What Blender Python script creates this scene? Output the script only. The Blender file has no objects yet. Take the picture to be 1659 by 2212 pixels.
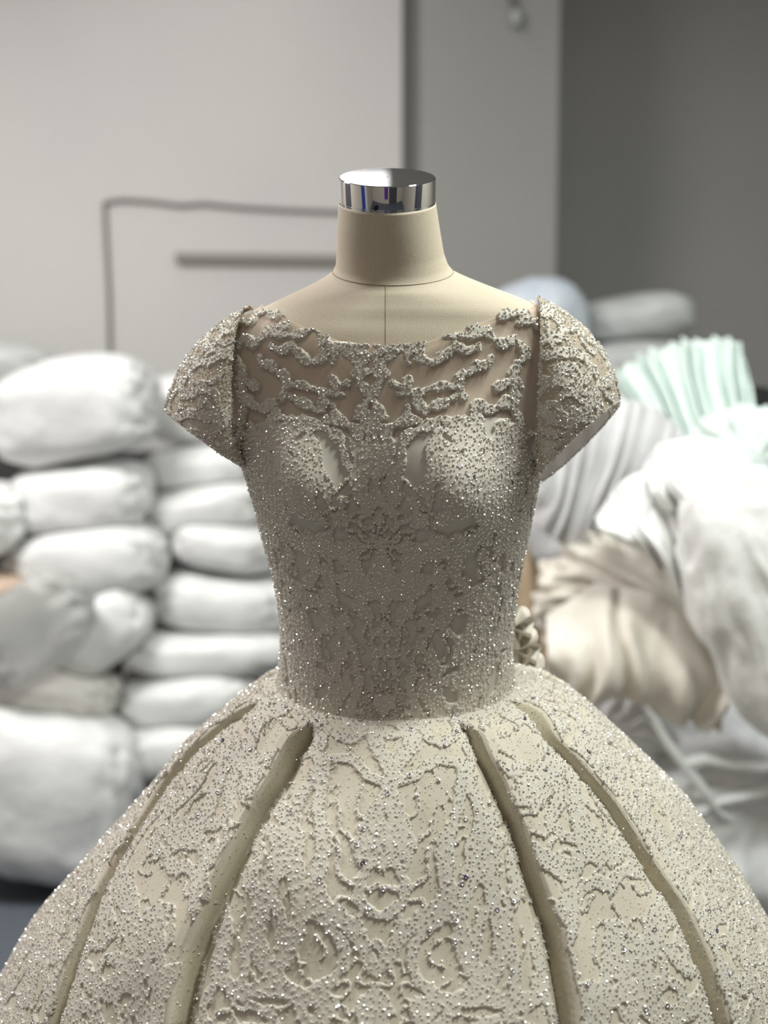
import bpy, math, random
import numpy as np

random.seed(7)
rng = np.random.default_rng(11)
C = bpy.context.scene.collection
SC = bpy.context.scene

# ------------------------------------------------------------------ camera
W, H, FPX = 1659.0, 2212.0, 3000.0
PITCH = math.atan(446.0 / FPX)
CAM = np.array([0.0, -1.5, 1.5])
FW = np.array([0, math.cos(PITCH), -math.sin(PITCH)])
UP = np.array([0, math.sin(PITCH), math.cos(PITCH)])
RT = np.array([1.0, 0, 0])
cd = bpy.data.cameras.new('camera')
cam = bpy.data.objects.new('camera', cd)
C.objects.link(cam)
cam.location = CAM
cam.rotation_euler = (math.pi / 2 - PITCH, 0, 0)
cd.sensor_fit = 'VERTICAL'
cd.sensor_height = 36.0
cd.lens = 36.0 * FPX / H
cd.clip_start = 0.05
cd.dof.use_dof = True
cd.dof.focus_distance = 1.40
cd.dof.aperture_fstop = 2.7
SC.camera = cam

# ------------------------------------------------------------------ world, lights, exposure
wd = bpy.data.worlds.new('world')
SC.world = wd
wd.use_nodes = True
wd.node_tree.nodes['Background'].inputs[0].default_value = (0.9, 0.95, 1.0, 1)
wd.node_tree.nodes['Background'].inputs[1].default_value = 0.3


def area(name, loc, size, power, col, rot=(0, 0, 0)):
    l = bpy.data.lights.new(name, 'AREA')
    l.shape = 'RECTANGLE'
    l.size, l.size_y = size
    l.energy = power
    l.color = col
    o = bpy.data.objects.new(name, l)
    o.location = loc
    o.rotation_euler = rot
    C.objects.link(o)
    return o


area('ceiling_lamp_key', (0.78, -0.06, 2.95), (0.35, 0.35), 32, (0.95, 1.0, 0.93))
area('ceiling_lamp_left', (-1.45, 0.85, 2.96), (1.0, 0.5), 73, (1.0, 0.985, 0.97))
area('ceiling_lamp_back', (-0.37, 2.2, 2.97), (0.76, 0.9), 4.4, (1.0, 0.98, 0.96))
area('front_fill_light', (-0.5, -1.9, 2.96), (0.8, 0.4), 10, (1.0, 0.90, 0.78))  # added fill light for the front of the dress
area('ceiling_lamp_right', (1.45, 0.30, 2.96), (0.5, 0.5), 34, (0.95, 1.0, 0.98))

SC.view_settings.view_transform = 'Standard'
SC.view_settings.look = 'None'
SC.view_settings.gamma = 1.0
SC.view_settings.use_curve_mapping = False
SC.view_settings.exposure = 0.0
SC.cycles.max_bounces = 8
SC.cycles.transparent_max_bounces = 12
SC.cycles.sample_clamp_indirect = 6.0


# ------------------------------------------------------------------ helpers
def at(px, py, Y):
    """world point seen at photo pixel (px, py) on the plane y = Y"""
    d = FW + (px - 829.5) / FPX * RT - (py - 1106.0) / FPX * UP
    return CAM + d * ((Y - CAM[1]) / d[1])


def proj(P):
    v = P - CAM
    dep = v @ FW
    return 829.5 + FPX * (v @ RT) / dep, 1106.0 - FPX * (v @ UP) / dep, dep


def tag(o, label=None, cat=None, group=None, kind=None):
    for k, v in (('label', label), ('category', cat), ('group', group), ('kind', kind)):
        if v:
            o[k] = v
    return o


def empty(name, loc):
    o = bpy.data.objects.new(name, None)
    o.location = loc
    C.objects.link(o)
    return o


def mesh_data(name, V, F, mats, smooth=True, midx=None):
    V = np.asarray(V, dtype=np.float32)
    F = np.asarray(F, dtype=np.int32)
    n, k = F.shape
    me = bpy.data.meshes.new(name)
    me.vertices.add(len(V))
    me.vertices.foreach_set('co', V.ravel())
    me.loops.add(n * k)
    me.loops.foreach_set('vertex_index', F.ravel())
    me.polygons.add(n)
    me.polygons.foreach_set('loop_start', np.arange(0, n * k, k, dtype=np.int32))
    me.polygons.foreach_set('use_smooth', np.full(n, smooth))
    for m in (mats if isinstance(mats, (list, tuple)) else [mats]):
        me.materials.append(m)
    if midx is not None:
        me.polygons.foreach_set('material_index', np.asarray(midx, dtype=np.int32))
    me.update(calc_edges=True)
    return me


def obj(name, V, F, mats, parent=None, smooth=True, midx=None):
    """one mesh object; V in world coordinates, kept so under its parent"""
    V = np.asarray(V, dtype=np.float64)
    if parent is not None:
        V = V - world_of(parent)
    o = bpy.data.objects.new(name, mesh_data(name, V, F, mats, smooth, midx))
    C.objects.link(o)
    if parent is not None:
        o.parent = parent
    return o


def world_of(o):
    p = np.array(o.location)
    while o.parent is not None:
        o = o.parent
        p = p + np.array(o.location)
    return p


def grid_faces(nv, nu, closed=False):
    i = np.arange(nv - 1)[:, None]
    j = np.arange(nu if closed else nu - 1)[None, :]
    j2 = (j + 1) % nu
    F = np.stack([i * nu + j, i * nu + j2, (i + 1) * nu + j2, (i + 1) * nu + j], -1)
    return F.reshape(-1, 4)


def compact(V, F):
    used = np.zeros(len(V), bool)
    used[F.ravel()] = True
    idx = np.cumsum(used) - 1
    return V[used], idx[F]


def box(lo, hi):
    x0, y0, z0 = lo
    x1, y1, z1 = hi
    V = np.array([(x0, y0, z0), (x1, y0, z0), (x1, y1, z0), (x0, y1, z0), (x0, y0, z1), (x1, y0, z1), (x1, y1, z1), (x0, y1, z1)])
    F = np.array([(0, 3, 2, 1), (4, 5, 6, 7), (0, 1, 5, 4), (1, 2, 6, 5), (2, 3, 7, 6), (3, 0, 4, 7)])
    return V, F


def tube(path, r, n=8, closed=False):
    P = np.asarray(path, float)
    m = len(P)
    T = np.gradient(P, axis=0)
    if closed:
        T = np.roll(P, -1, 0) - np.roll(P, 1, 0)
    T /= np.linalg.norm(T, axis=1)[:, None] + 1e-12
    ref = np.array([0.13, 0.31, 0.94])
    A = np.cross(T, ref)
    A /= np.linalg.norm(A, axis=1)[:, None] + 1e-12
    B = np.cross(T, A)
    r = np.broadcast_to(np.asarray(r, float), (m,))
    an = np.arange(n) * 2 * np.pi / n
    V = P[:, None] + r[:, None, None] * (A[:, None] * np.cos(an)[None, :, None] + B[:, None] * np.sin(an)[None, :, None])
    V = V.reshape(-1, 3)
    F = grid_faces(m, n, True)
    if closed:
        k = np.arange(n)
        F = np.vstack([F, np.stack([(m - 1) * n + k, (m - 1) * n + (k + 1) % n, (k + 1) % n, k], -1)])
    else:
        V = np.vstack([V, P[0], P[-1]])
        k = np.arange(n)
        c0, c1 = m * n, m * n + 1
        F = np.vstack([F, np.stack([np.full(n, c0), (k + 1) % n, k, k], -1)[:, [0, 1, 2, 2]] if False else F[:0]])
        caps = [(c0, (q + 1) % n, q) for q in range(n)] + [(c1, (m - 1) * n + q, (m - 1) * n + (q + 1) % n) for q in range(n)]
        # caps as degenerate-free quads: pair neighbouring triangles
        quads = []
        for q in range(0, n, 2):
            quads.append((c0, (q + 2) % n, (q + 1) % n, q))
            b = (m - 1) * n
            quads.append((c1, b + q, b + (q + 1) % n, b + (q + 2) % n))
        F = np.vstack([F, np.array(quads)])
    return V, F


def lathe(prof, n=64, centre=(0, 0, 0)):
    """profile of (r, z) from bottom axis to top axis"""
    prof = np.asarray(prof, float)
    an = np.arange(n) * 2 * np.pi / n
    V = np.stack([prof[:, 0, None] * np.cos(an), prof[:, 0, None] * np.sin(an), np.repeat(prof[:, 1, None], n, 1)], -1)
    return V.reshape(-1, 3) + np.array(centre), grid_faces(len(prof), n, True)


def join(parts):
    Vs, Fs, k = [], [], 0
    for V, F in parts:
        Vs.append(V)
        Fs.append(F + k)
        k += len(V)
    return np.vstack(Vs), np.vstack(Fs)


PERM = np.random.default_rng(3).permutation(512).astype(np.int64)
GRAD = np.random.default_rng(4).normal(size=(512, 3))
GRAD /= np.linalg.norm(GRAD, axis=1)[:, None]


def hash3(i, j, k):
    return PERM[(PERM[(PERM[i & 511] + j) & 511] + k) & 511]


def noise(p, seed=0):
    """gradient noise, p (..., 3)"""
    p = np.asarray(p) + seed * 17.317
    i0 = np.floor(p).astype(np.int64)
    f = p - i0
    u = f * f * f * (f * (f * 6 - 15) + 10)
    out = 0
    for dx in (0, 1):
        for dy in (0, 1):
            for dz in (0, 1):
                g = GRAD[hash3(i0[..., 0] + dx, i0[..., 1] + dy, i0[..., 2] + dz)]
                d = g[..., 0] * (f[..., 0] - dx) + g[..., 1] * (f[..., 1] - dy) + g[..., 2] * (f[..., 2] - dz)
                w = (u[..., 0] if dx else 1 - u[..., 0]) * (u[..., 1] if dy else 1 - u[..., 1]) * (u[..., 2] if dz else 1 - u[..., 2])
                out = out + d * w
    return out


RND = np.random.default_rng(5).random((512, 3))


def worley(p, seed=0):
    p = np.asarray(p) + seed * 7.77
    i0 = np.floor(p).astype(np.int64)
    best = np.full(p.shape[:-1], 9.0)
    for dx in (-1, 0, 1):
        for dy in (-1, 0, 1):
            for dz in (-1, 0, 1):
                c = i0 + np.array([dx, dy, dz])
                q = c + RND[hash3(c[..., 0], c[..., 1], c[..., 2])]
                best = np.minimum(best, ((p - q) ** 2).sum(-1))
    return np.sqrt(best)


def smooth1(y, k):
    if k < 1:
        return y
    w = np.hanning(2 * k + 3)[1:-1]
    w /= w.sum()
    yp = np.concatenate([2 * y[0] - y[k:0:-1], y, 2 * y[-1] - y[-2:-k - 2:-1]])
    return np.convolve(yp, w, 'valid')


def smoothstep(a, b, x):
    t = np.clip((x - a) / (b - a), 0, 1)
    return t * t * (3 - 2 * t)


# ------------------------------------------------------------------ materials
def mat(name, col, rough=0.6, metal=0.0, spec=0.5, **kw):
    m = bpy.data.materials.new(name)
    m.use_nodes = True
    b = m.node_tree.nodes['Principled BSDF']
    b.inputs['Base Color'].default_value = (*col, 1)
    b.inputs['Roughness'].default_value = rough
    b.inputs['Metallic'].default_value = metal
    b.inputs['Specular IOR Level'].default_value = spec
    for k, v in kw.items():
        b.inputs[k.replace('_', ' ')].default_value = v
    return m


def add_noise(m, scale, c0, c1, bump=0.0, detail=4, dist=0.002, lo=0.35, hi=0.65, tex='noise'):
    nt = m.node_tree
    b = nt.nodes['Principled BSDF']
    tc = nt.nodes.new('ShaderNodeTexCoord')
    if tex == 'noise':
        t = nt.nodes.new('ShaderNodeTexNoise')
        t.inputs['Detail'].default_value = detail
    else:
        t = nt.nodes.new('ShaderNodeTexVoronoi')
    t.inputs['Scale'].default_value = scale
    nt.links.new(tc.outputs['Object'], t.inputs['Vector'])
    out = t.outputs[0]
    if c0 is not None:
        r = nt.nodes.new('ShaderNodeValToRGB')
        r.color_ramp.elements[0].position = lo
        r.color_ramp.elements[1].position = hi
        r.color_ramp.elements[0].color = (*c0, 1)
        r.color_ramp.elements[1].color = (*c1, 1)
        nt.links.new(out, r.inputs[0])
        nt.links.new(r.outputs[0], b.inputs['Base Color'])
    if bump:
        bp = nt.nodes.new('ShaderNodeBump')
        bp.inputs['Strength'].default_value = bump
        bp.inputs['Distance'].default_value = dist
        nt.links.new(out, bp.inputs['Height'])
        nt.links.new(bp.outputs[0], b.inputs['Normal'])
    return m


M = {}
M['wall'] = add_noise(mat('wall_paint', (0.62, 0.60, 0.585), 0.75), 1.3, (0.60, 0.585, 0.575), (0.64, 0.62, 0.60), 0.03)
M['wall_shaded'] = add_noise(mat('wall_paint_shaded', (0.33, 0.325, 0.31), 0.75), 1.5, (0.32, 0.315, 0.30), (0.345, 0.335, 0.32), 0.03)  # darker copy of the wall paint, with shade put into the colour
M['wall_side'] = mat('wall_side_beige', (0.52, 0.47, 0.40), 0.8)
M['ceiling'] = mat('ceiling_white', (0.45, 0.45, 0.44), 0.8)
M['carpet'] = add_noise(mat('carpet', (0.09, 0.10, 0.125), 0.95), 90, (0.07, 0.08, 0.10), (0.12, 0.135, 0.16), 0.4, dist=0.004)
M['linen'] = add_noise(mat('linen', (0.60, 0.52, 0.40), 0.85), 900, (0.55, 0.475, 0.365), (0.64, 0.56, 0.44), 0.25, dist=0.0006)
M['seam'] = mat('seam_thread', (0.30, 0.24, 0.165), 0.9)
M['chrome'] = mat('chrome', (0.86, 0.87, 0.90), 0.04, 1.0)
M['dark'] = mat('dark_metal', (0.02, 0.02, 0.022), 0.4)
M['steel'] = mat('brushed_steel', (0.5, 0.5, 0.5), 0.35, 1.0)
M['tulle'] = mat('ivory_tulle', (0.61, 0.555, 0.45), 0.7, 0, 0.3)
M['lining'] = mat('white_lining', (0.60, 0.57, 0.50), 0.6, 0, 0.3)
M['lace'] = add_noise(mat('lace_thread', (0.72, 0.675, 0.585), 0.5, 0, 0.4), 1300, (0.55, 0.505, 0.425), (0.75, 0.70, 0.61), 0.7, dist=0.0008)
M['bead'] = mat('glass_bead', (0.95, 0.92, 0.86), 0.13, 0.5, 1.0)
M['hole'] = mat('bead_hole', (0.09, 0.08, 0.07), 0.5)
M['sequin'] = mat('sequin_film', (0.72, 0.70, 0.74), 0.12, 0.8)
M['sequin_v'] = mat('sequin_violet', (0.20, 0.17, 0.27), 0.15, 0.8)


def glitter(m, scale, base, dot):
    """fine woven glitter dots of the tulle"""
    nt = m.node_tree
    b = nt.nodes['Principled BSDF']
    tc = nt.nodes.new('ShaderNodeTexCoord')
    v = nt.nodes.new('ShaderNodeTexVoronoi')
    v.inputs['Scale'].default_value = scale
    nt.links.new(tc.outputs['Object'], v.inputs['Vector'])
    r = nt.nodes.new('ShaderNodeValToRGB')
    r.color_ramp.elements[0].position = 0.16
    r.color_ramp.elements[1].position = 0.24
    r.color_ramp.elements[0].color = (*dot, 1)
    r.color_ramp.elements[1].color = (*base, 1)
    nt.links.new(v.outputs['Distance'], r.inputs[0])
    nt.links.new(r.outputs[0], b.inputs['Base Color'])


glitter(M['tulle'], 330, (0.61, 0.555, 0.45), (0.42, 0.375, 0.29))


def sheer(name, col, alpha):
    m = mat(name, col, 0.8, 0, 0.2)
    m.node_tree.nodes['Principled BSDF'].inputs['Alpha'].default_value = alpha
    return m


M['illusion'] = sheer('illusion_mesh', (0.95, 0.79, 0.66), 0.30)
M['net'] = sheer('sleeve_net', (0.52, 0.44, 0.34), 0.85)

# ------------------------------------------------------------------ the room
ROOM = dict(x0=-2.6, x1=2.6, y0=-3.6, y1=2.9, z1=3.0)


def struct(name, V, F, m, parent=None):
    o = obj(name, V, F, m, parent, smooth=False)
    if parent is None:
        o['kind'] = 'structure'
    return o


struct('floor', *box((-2.7, -3.7, -0.1), (2.7, 3.6, 0.0)), M['carpet'])
struct('ceiling', *box((-2.7, -3.7, 3.0), (2.7, 3.6, 3.1)), M['ceiling'])
xa = at(868, 300, 2.9)[0]
xb = at(914, 300, 2.83)[0]
xc = at(1208, 300, 2.83)[0]
struct('wall_back', *box((-2.7, 2.9, 0), (xa, 3.5, 3.0)), M['wall'])
# groove added for a dark strip of shade, then the pier's broad face
V = np.array([(xa, 2.955, 0), (xb - 0.02, 2.955, 0), (xb - 0.008, 2.85, 0), (xb, 2.83, 0), (xc - .006, 2.83, 0), (xc, 2.836, 0), (xc, 3.5, 0), (xa, 3.5, 0)])
n = len(V)
V = np.vstack([V, V + np.array([0, 0, 3.0])])
F = [(i, (i + 1) % n, n + (i + 1) % n, n + i) for i in range(n)]
struct('wall_pier', V, F, M['wall_shaded'])
struct('wall_recess', *box((xc, 3.3, 0), (2.7, 3.5, 3.0)), M['wall_shaded'])
struct('wall_left', *box((-2.7, -3.7, 0), (-2.6, 2.9, 3.0)), M['wall_side'])
struct('wall_right', *box((2.6, -3.7, 0), (2.7, 3.3, 3.0)), M['wall_side'])
struct('wall_front', *box((-2.6, -3.7, 0), (2.6, -3.6, 3.0)), M['wall_side'])
M['violet'] = mat('violet_paint', (0.10, 0.03, 0.30), 0.5)
M['blue'] = mat('blue_paint', (0.04, 0.07, 0.35), 0.5)
M['charcoal'] = mat('charcoal_paint', (0.06, 0.06, 0.07), 0.6)
M['whitep'] = mat('white_paint', (0.75, 0.76, 0.78), 0.5)
# coloured panels added out of view to give the chrome cap reflections
struct('reflection_panel_1', *box((-0.42, -3.6, 0.2), (0.10, -3.56, 2.7)), M['violet'])
struct('reflection_panel_2', *box((0.28, -3.6, 0), (1.5, -3.56, 2.6)), M['charcoal'])
struct('reflection_panel_3', *box((-2.6, -1.75, 0.1), (-2.56, -1.25, 2.8)), M['blue'])
struct('reflection_panel_4', *box((-2.6, -2.2, 0.1), (-2.56, -1.80, 2.8)), M['whitep'])
struct('reflection_panel_5', *box((-2.6, 0.3, 0), (-2.56, 1.3, 2.7)), M['charcoal'])
struct('reflection_panel_6', *box((2.56, -0.9, 0), (2.6, 0.0, 2.7)), M['charcoal'])

# thin cable tacked on the wall in an L, a slot strip and a hanging plug
M['cable'] = mat('grey_cable', (0.17, 0.165, 0.16), 0.6)
M['plug'] = mat('pale_plug', (0.42, 0.45, 0.42), 0.5)
Yw = 2.893
pts = [(240, 800), (238, 740), (236, 640), (230, 520), (226, 438), (262, 432), (330, 436), (390, 444), (440, 440), (520, 448), (620, 454), (730, 458), (858, 462)]
dense = []
for a, b in zip(pts[:-1], pts[1:]):
    for q in np.linspace(0, 1, 8, endpoint=False):
        dense.append(at(a[0] + (b[0] - a[0]) * q, a[1] + (b[1] - a[1]) * q, Yw))
o = obj('wall_cable', *tube(dense, 0.0062), M['cable'])
tag(o, 'thin grey cable tacked in a bent L on the white wall above the stacked bags', 'cable')
a, b = at(381, 546, Yw), at(800, 566, Yw)
V, F = box((a[0], 2.875, b[2]), (b[0], 2.9, a[2]))
V[:, 2] += (V[:, 0] - a[0]) * -0.012
rt = obj('wall_rail', V, F, mat('rail_grey', (0.27, 0.25, 0.225), 0.6), smooth=False)
tag(rt, 'short thick horizontal grey rail on the white wall inside the cable outline', 'rail')
p0 = [at(1098 + 18 * q ** 2, -90 + 125 * q, 2.815) for q in np.linspace(0, 1, 12)]
hp = empty('hanging_plug', p0[-1])
tag(hp, 'pale plug on a grey cord hanging high on the shaded pier', 'plug')
obj('cord', *tube(p0, 0.008), M['cable'], hp)
V, F = lathe([(0.001, -0.03), (0.012, -0.03), (0.017, -0.02), (0.017, 0.01), (0.010, 0.02), (0.001, 0.02)], 16, p0[-1])
obj('plug_body', V, F, M['plug'], hp)

# ------------------------------------------------------------------ dress form
ROWS = [  # silhouette row, left px, right px, half depth, depth offset, tilt (deg)
    (1560, 560, 1150, .108, .0, 7), (1500, 590, 1118, .102, .0, 7), (1470, 600, 1108, .099, .0, 6), (1440, 605, 1106, .096, 0, 5), (1400, 609, 1104, .095, 0, 3), (1350, 609, 1106, .096, 0, 1),
    (1300, 604, 1111, .098, 0, 0), (1250, 594, 1119, .102, 0, 0), (1200, 582, 1129, .105, 0, 0), (1150, 567, 1139, .108, 0, 0),
    (1100, 555, 1149, .110, 0, 0), (1050, 541, 1158, .111, 0, 0), (1000, 532, 1160, .111, 0, 0), (950, 524, 1158, .109, 0, 0),
    (900, 508, 1172, .105, 0, 0), (850, 495, 1184, .101, 0, 0), (800, 488, 1190, .096, 0, 0), (750, 487, 1194, .091, .001, 0),
    (720, 491, 1196, .087, .002, 0), (700, 502, 1197, .083, .003, 0), (684, 524, 1198, .080, .004, 1), (672, 552, 1186, .079, .004, 1), (660, 576, 1162, .077, .005, 2),
    (640, 617, 1118, .074, .006, 4), (615, 673, 1048, .070, .006, 8), (600, 702, 1005, .066, .005, 12), (590, 716, 982, .062, .003, 14),
    (575, 725, 969, .058, .002, 16), (548, 727, 959, .0565, .000, 16), (485, 729, 948, .0545, -.006, 16), (440, 732, 941, .0525, -.010, 16)]
INSET = lambda y: 11 if y >= 1050 else 4 if y >= 1000 else -4 if y >= 750 else 0
ROWS = [(r[0], r[1] + INSET(r[0]), r[2] - INSET(r[0]), *r[3:]) for r in ROWS]     # the gown's cloth and lace sit outside the form
zr = np.array([at(829.5, r[0], 0)[2] for r in ROWS])
xl = np.array([at(r[1], r[0], 0)[0] for r in ROWS])
xr_ = np.array([at(r[2], r[0], 0)[0] for r in ROWS])
ZS = np.linspace(zr[0], zr[-1], 700)


def prof(vals, k):
    return smooth1(np.interp(ZS, zr, vals), k)


P_XL, P_XR = prof(xl, 5), prof(xr_, 5)
P_B = prof([r[3] for r in ROWS], 12)
P_CY = prof([r[4] for r in ROWS], 12)
P_T = prof([math.tan(math.radians(r[5])) for r in ROWS], 10)
PHI0 = math.radians(-6)
Z_W = at(829.5, 1476, 0)[2]
BUSTS = [(-38, 1062), (24, 1062)]


def body(phi, z, off=0.0):
    """point of the torso at angle phi from the front (positive to the right) and ring height z"""
    l, r = np.interp(z, ZS, P_XL), np.interp(z, ZS, P_XR)
    cx = (l + r) / 2
    a = (r - l) / 2 + off
    b = np.interp(z, ZS, P_B) + off
    cy, t = np.interp(z, ZS, P_CY), np.interp(z, ZS, P_T)
    s, c = np.sin(phi), np.cos(phi)
    x = cx + a * s
    y = -b * c
    for deg, py in BUSTS:
        zb = at(829.5, py, -.1)[2]
        dz = z - zb
        dph = (phi - math.radians(deg)) * 0.135
        sig = np.where(dz > 0, 0.060, 0.050)
        y = y - 0.040 * np.exp(-(dz / sig) ** 2 - (dph / 0.046) ** 2)
    return np.stack([x, cy + y, z + y * t], -1)


NPH = 160
zz = np.concatenate([np.linspace(Z_W - 0.04, zr[-9], 90), np.linspace(zr[-9], zr[-1], 70)[1:]])
ph = np.linspace(-math.pi, math.pi, NPH, endpoint=False)
PHg, ZZg = np.meshgrid(ph, zz)
V = body(PHg, ZZg)
F = grid_faces(len(zz), NPH, True)
Vt = V.reshape(-1, 3)
top_c, bot_c = V[-1].mean(0), V[0].mean(0)
k = len(Vt)
Vt = np.vstack([Vt, top_c, bot_c])
nz = len(zz)
capq = []
for q in range(0, NPH, 2):
    b_ = (nz - 1) * NPH
    capq.append((k, b_ + q, b_ + q + 1, b_ + (q + 2) % NPH))
    capq.append((k + 1, (q + 2) % NPH, q + 1, q))
F = np.vstack([F, np.array(capq)])
form = empty('dress_form', (0.012, 0.0, 0.0))
tag(form, 'beige linen dressmaker mannequin with a chrome neck cap, wearing the beaded gown', 'mannequin')
obj('torso', Vt, F, M['linen'], form)
# seams: a ring round the neck's foot and one down the chest
zn = float(np.interp(590, [r[0] for r in ROWS][::-1], zr[::-1])) + 0.002
pa = np.linspace(-math.pi, math.pi, 120, endpoint=False)
obj('neck_seam', *tube(body(pa, np.full_like(pa, zn), 0.0002), 0.00042, 6, True), M['seam'], form)
zc = np.linspace(at(829.5, 790, 0)[2], zn, 50)
obj('centre_seam', *tube(body(np.arcsin((at(833, 700, -.1)[0] - np.interp(zc, ZS, (P_XL + P_XR) / 2)) / np.interp(zc, ZS, (P_XR - P_XL) / 2)), zc, 0.0001), 0.00042, 6), M['seam'], form)
# neck cap: chrome cylinder tilted like the neck
tilt = math.radians(16)
capo = bpy.data.objects.new('neck_cap', None)
cap_c = top_c.copy()
Rc = (P_XR[-1] - P_XL[-1]) / 2 - 0.0005
hc = 0.027
V, F = lathe([(0.001, -0.004), (Rc * 0.99, -0.004), (Rc * 1.0, -0.003), (Rc * 1.0, 0.0005), (Rc * 0.985, 0.001), (Rc * 0.985, 0.002), (Rc, 0.003), (Rc, hc - 0.0025), (Rc * 0.993, hc - 0.0007), (Rc * 0.975, hc), (Rc * 0.7, hc), (0.001, hc)], 96)
ca, sa = math.cos(tilt), math.sin(tilt)
RX = np.array([[1, 0, 0], [0, ca, -sa], [0, sa, ca]])
cap = obj('neck_cap', V @ RX.T + cap_c, F, M['chrome'], form)
for p in cap.data.polygons:
    p.use_smooth = True
cap.data.set_sharp_from_angle(angle=math.radians(30))
hp_ = np.array([-0.012, -Rc - 0.0002, 0.0055])
V, F = lathe([(0.0001, -0.001), (0.0024, -0.001), (0.0026, 0.0004), (0.0012, 0.0006), (0.0001, 0.0006)], 14)
V = np.stack([V[:, 0], -V[:, 2], V[:, 1]], -1) + hp_
obj('screw_hole', V @ RX.T + cap_c, F, M['dark'], form)
V, F = lathe([(0.001, 0.03), (0.016, 0.03), (0.016, Z_W - 0.039), (0.001, Z_W - 0.039)], 20, (0.012, 0, 0))
obj('pole', V, F, M['steel'], form)
V, F = lathe([(0.001, 0.0), (0.20, 0.0), (0.20, 0.012), (0.05, 0.03), (0.02, 0.045), (0.001, 0.045)], 40, (0.012, 0, 0))
obj('base', V, F, M['dark'], form)

# ------------------------------------------------------------------ the gown
gown = empty('wedding_gown', (0.012, 0.0, 0.0))
tag(gown, 'ivory beaded lace ball gown with cap sleeves and pleated skirt on the mannequin', 'gown')

BEAD_V = None


def ico():
    t = (1 + 5 ** .5) / 2
    v = np.array([(-1, t, 0), (1, t, 0), (-1, -t, 0), (1, -t, 0), (0, -1, t), (0, 1, t), (0, -1, -t), (0, 1, -t), (t, 0, -1), (t, 0, 1), (-t, 0, -1), (-t, 0, 1)])
    f = np.array([(0, 11, 5), (0, 5, 1), (0, 1, 7), (0, 7, 10), (0, 10, 11), (1, 5, 9), (5, 11, 4), (11, 10, 2), (10, 7, 6), (7, 1, 8), (3, 9, 4), (3, 4, 2), (3, 2, 6), (3, 6, 8), (3, 8, 9), (4, 9, 5), (2, 4, 11), (6, 2, 10), (8, 6, 7), (9, 8, 1)])
    return v / np.linalg.norm(v[0]), f


IV, IF = ico()


def rand_rot(n):
    q = rng.normal(size=(n, 4))
    q /= np.linalg.norm(q, axis=1)[:, None]
    w, x, y, z = q.T
    return np.stack([1 - 2 * (y * y + z * z), 2 * (x * y - z * w), 2 * (x * z + y * w), 2 * (x * y + z * w), 1 - 2 * (x * x + z * z), 2 * (y * z - x * w), 2 * (x * z - y * w), 2 * (y * z + x * w), 1 - 2 * (x * x + y * y)], -1).reshape(n, 3, 3)


def beads(name, P, r, parent):
    n = len(P)
    if n == 0:
        return
    V = np.einsum('nij,vj->nvi', rand_rot(n), IV) * r[:, None, None] + P[:, None]
    F = IF[None] + (np.arange(n) * 12)[:, None, None]
    mi = np.zeros((n, 20), int)
    mi[:, [0]] = 1
    o = obj(name, V.reshape(-1, 3), F.reshape(-1, 3), [M['bead'], M['hole']], parent, smooth=False, midx=mi.ravel())
    o['kind'] = 'stuff'
    return o


def normals(P):
    du, dv = np.gradient(P, axis=1), np.gradient(P, axis=0)
    n = np.cross(du, dv)
    n /= np.linalg.norm(n, axis=-1)[..., None] + 1e-12
    return n


def band(f, P, w):
    """distance-like field: positive within w of the zero line of f on the surface P"""
    lu = np.linalg.norm(np.gradient(P, axis=1), axis=-1) + 1e-9
    lv = np.linalg.norm(np.gradient(P, axis=0), axis=-1) + 1e-9
    g = np.sqrt((np.gradient(f, axis=1) / lu) ** 2 + (np.gradient(f, axis=0) / lv) ** 2) + 1e-6
    return w - np.abs(f) / np.maximum(g, 6.0)


def stroke_field(P, strokes):
    """P (nv, nu, 3); strokes: list of (pts (n,3), radius (n,)); max of r - dist"""
    D = np.full(P.shape[:2], -1.0)
    flat = P.reshape(-1, 3)
    Df = D.ravel()
    for pts, rad in strokes:
        lo, hi = pts.min(0) - 0.03, pts.max(0) + 0.03
        m = np.where(((flat > lo) & (flat < hi)).all(1))[0]
        if not len(m):
            continue
        best = np.full(len(m), -1.0)
        for q, r in zip(pts, rad):
            best = np.maximum(best, r - np.sqrt(((flat[m] - q) ** 2).sum(1)))
        Df[m] = np.maximum(Df[m], best)
    return Df.reshape(P.shape[:2])


def petal_edge(P, seed, cell=0.0062, amp=0.0026):
    """scallops: little round petals along every edge"""
    return amp * (0.62 - worley(P / cell, seed)) * 1.6


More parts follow.
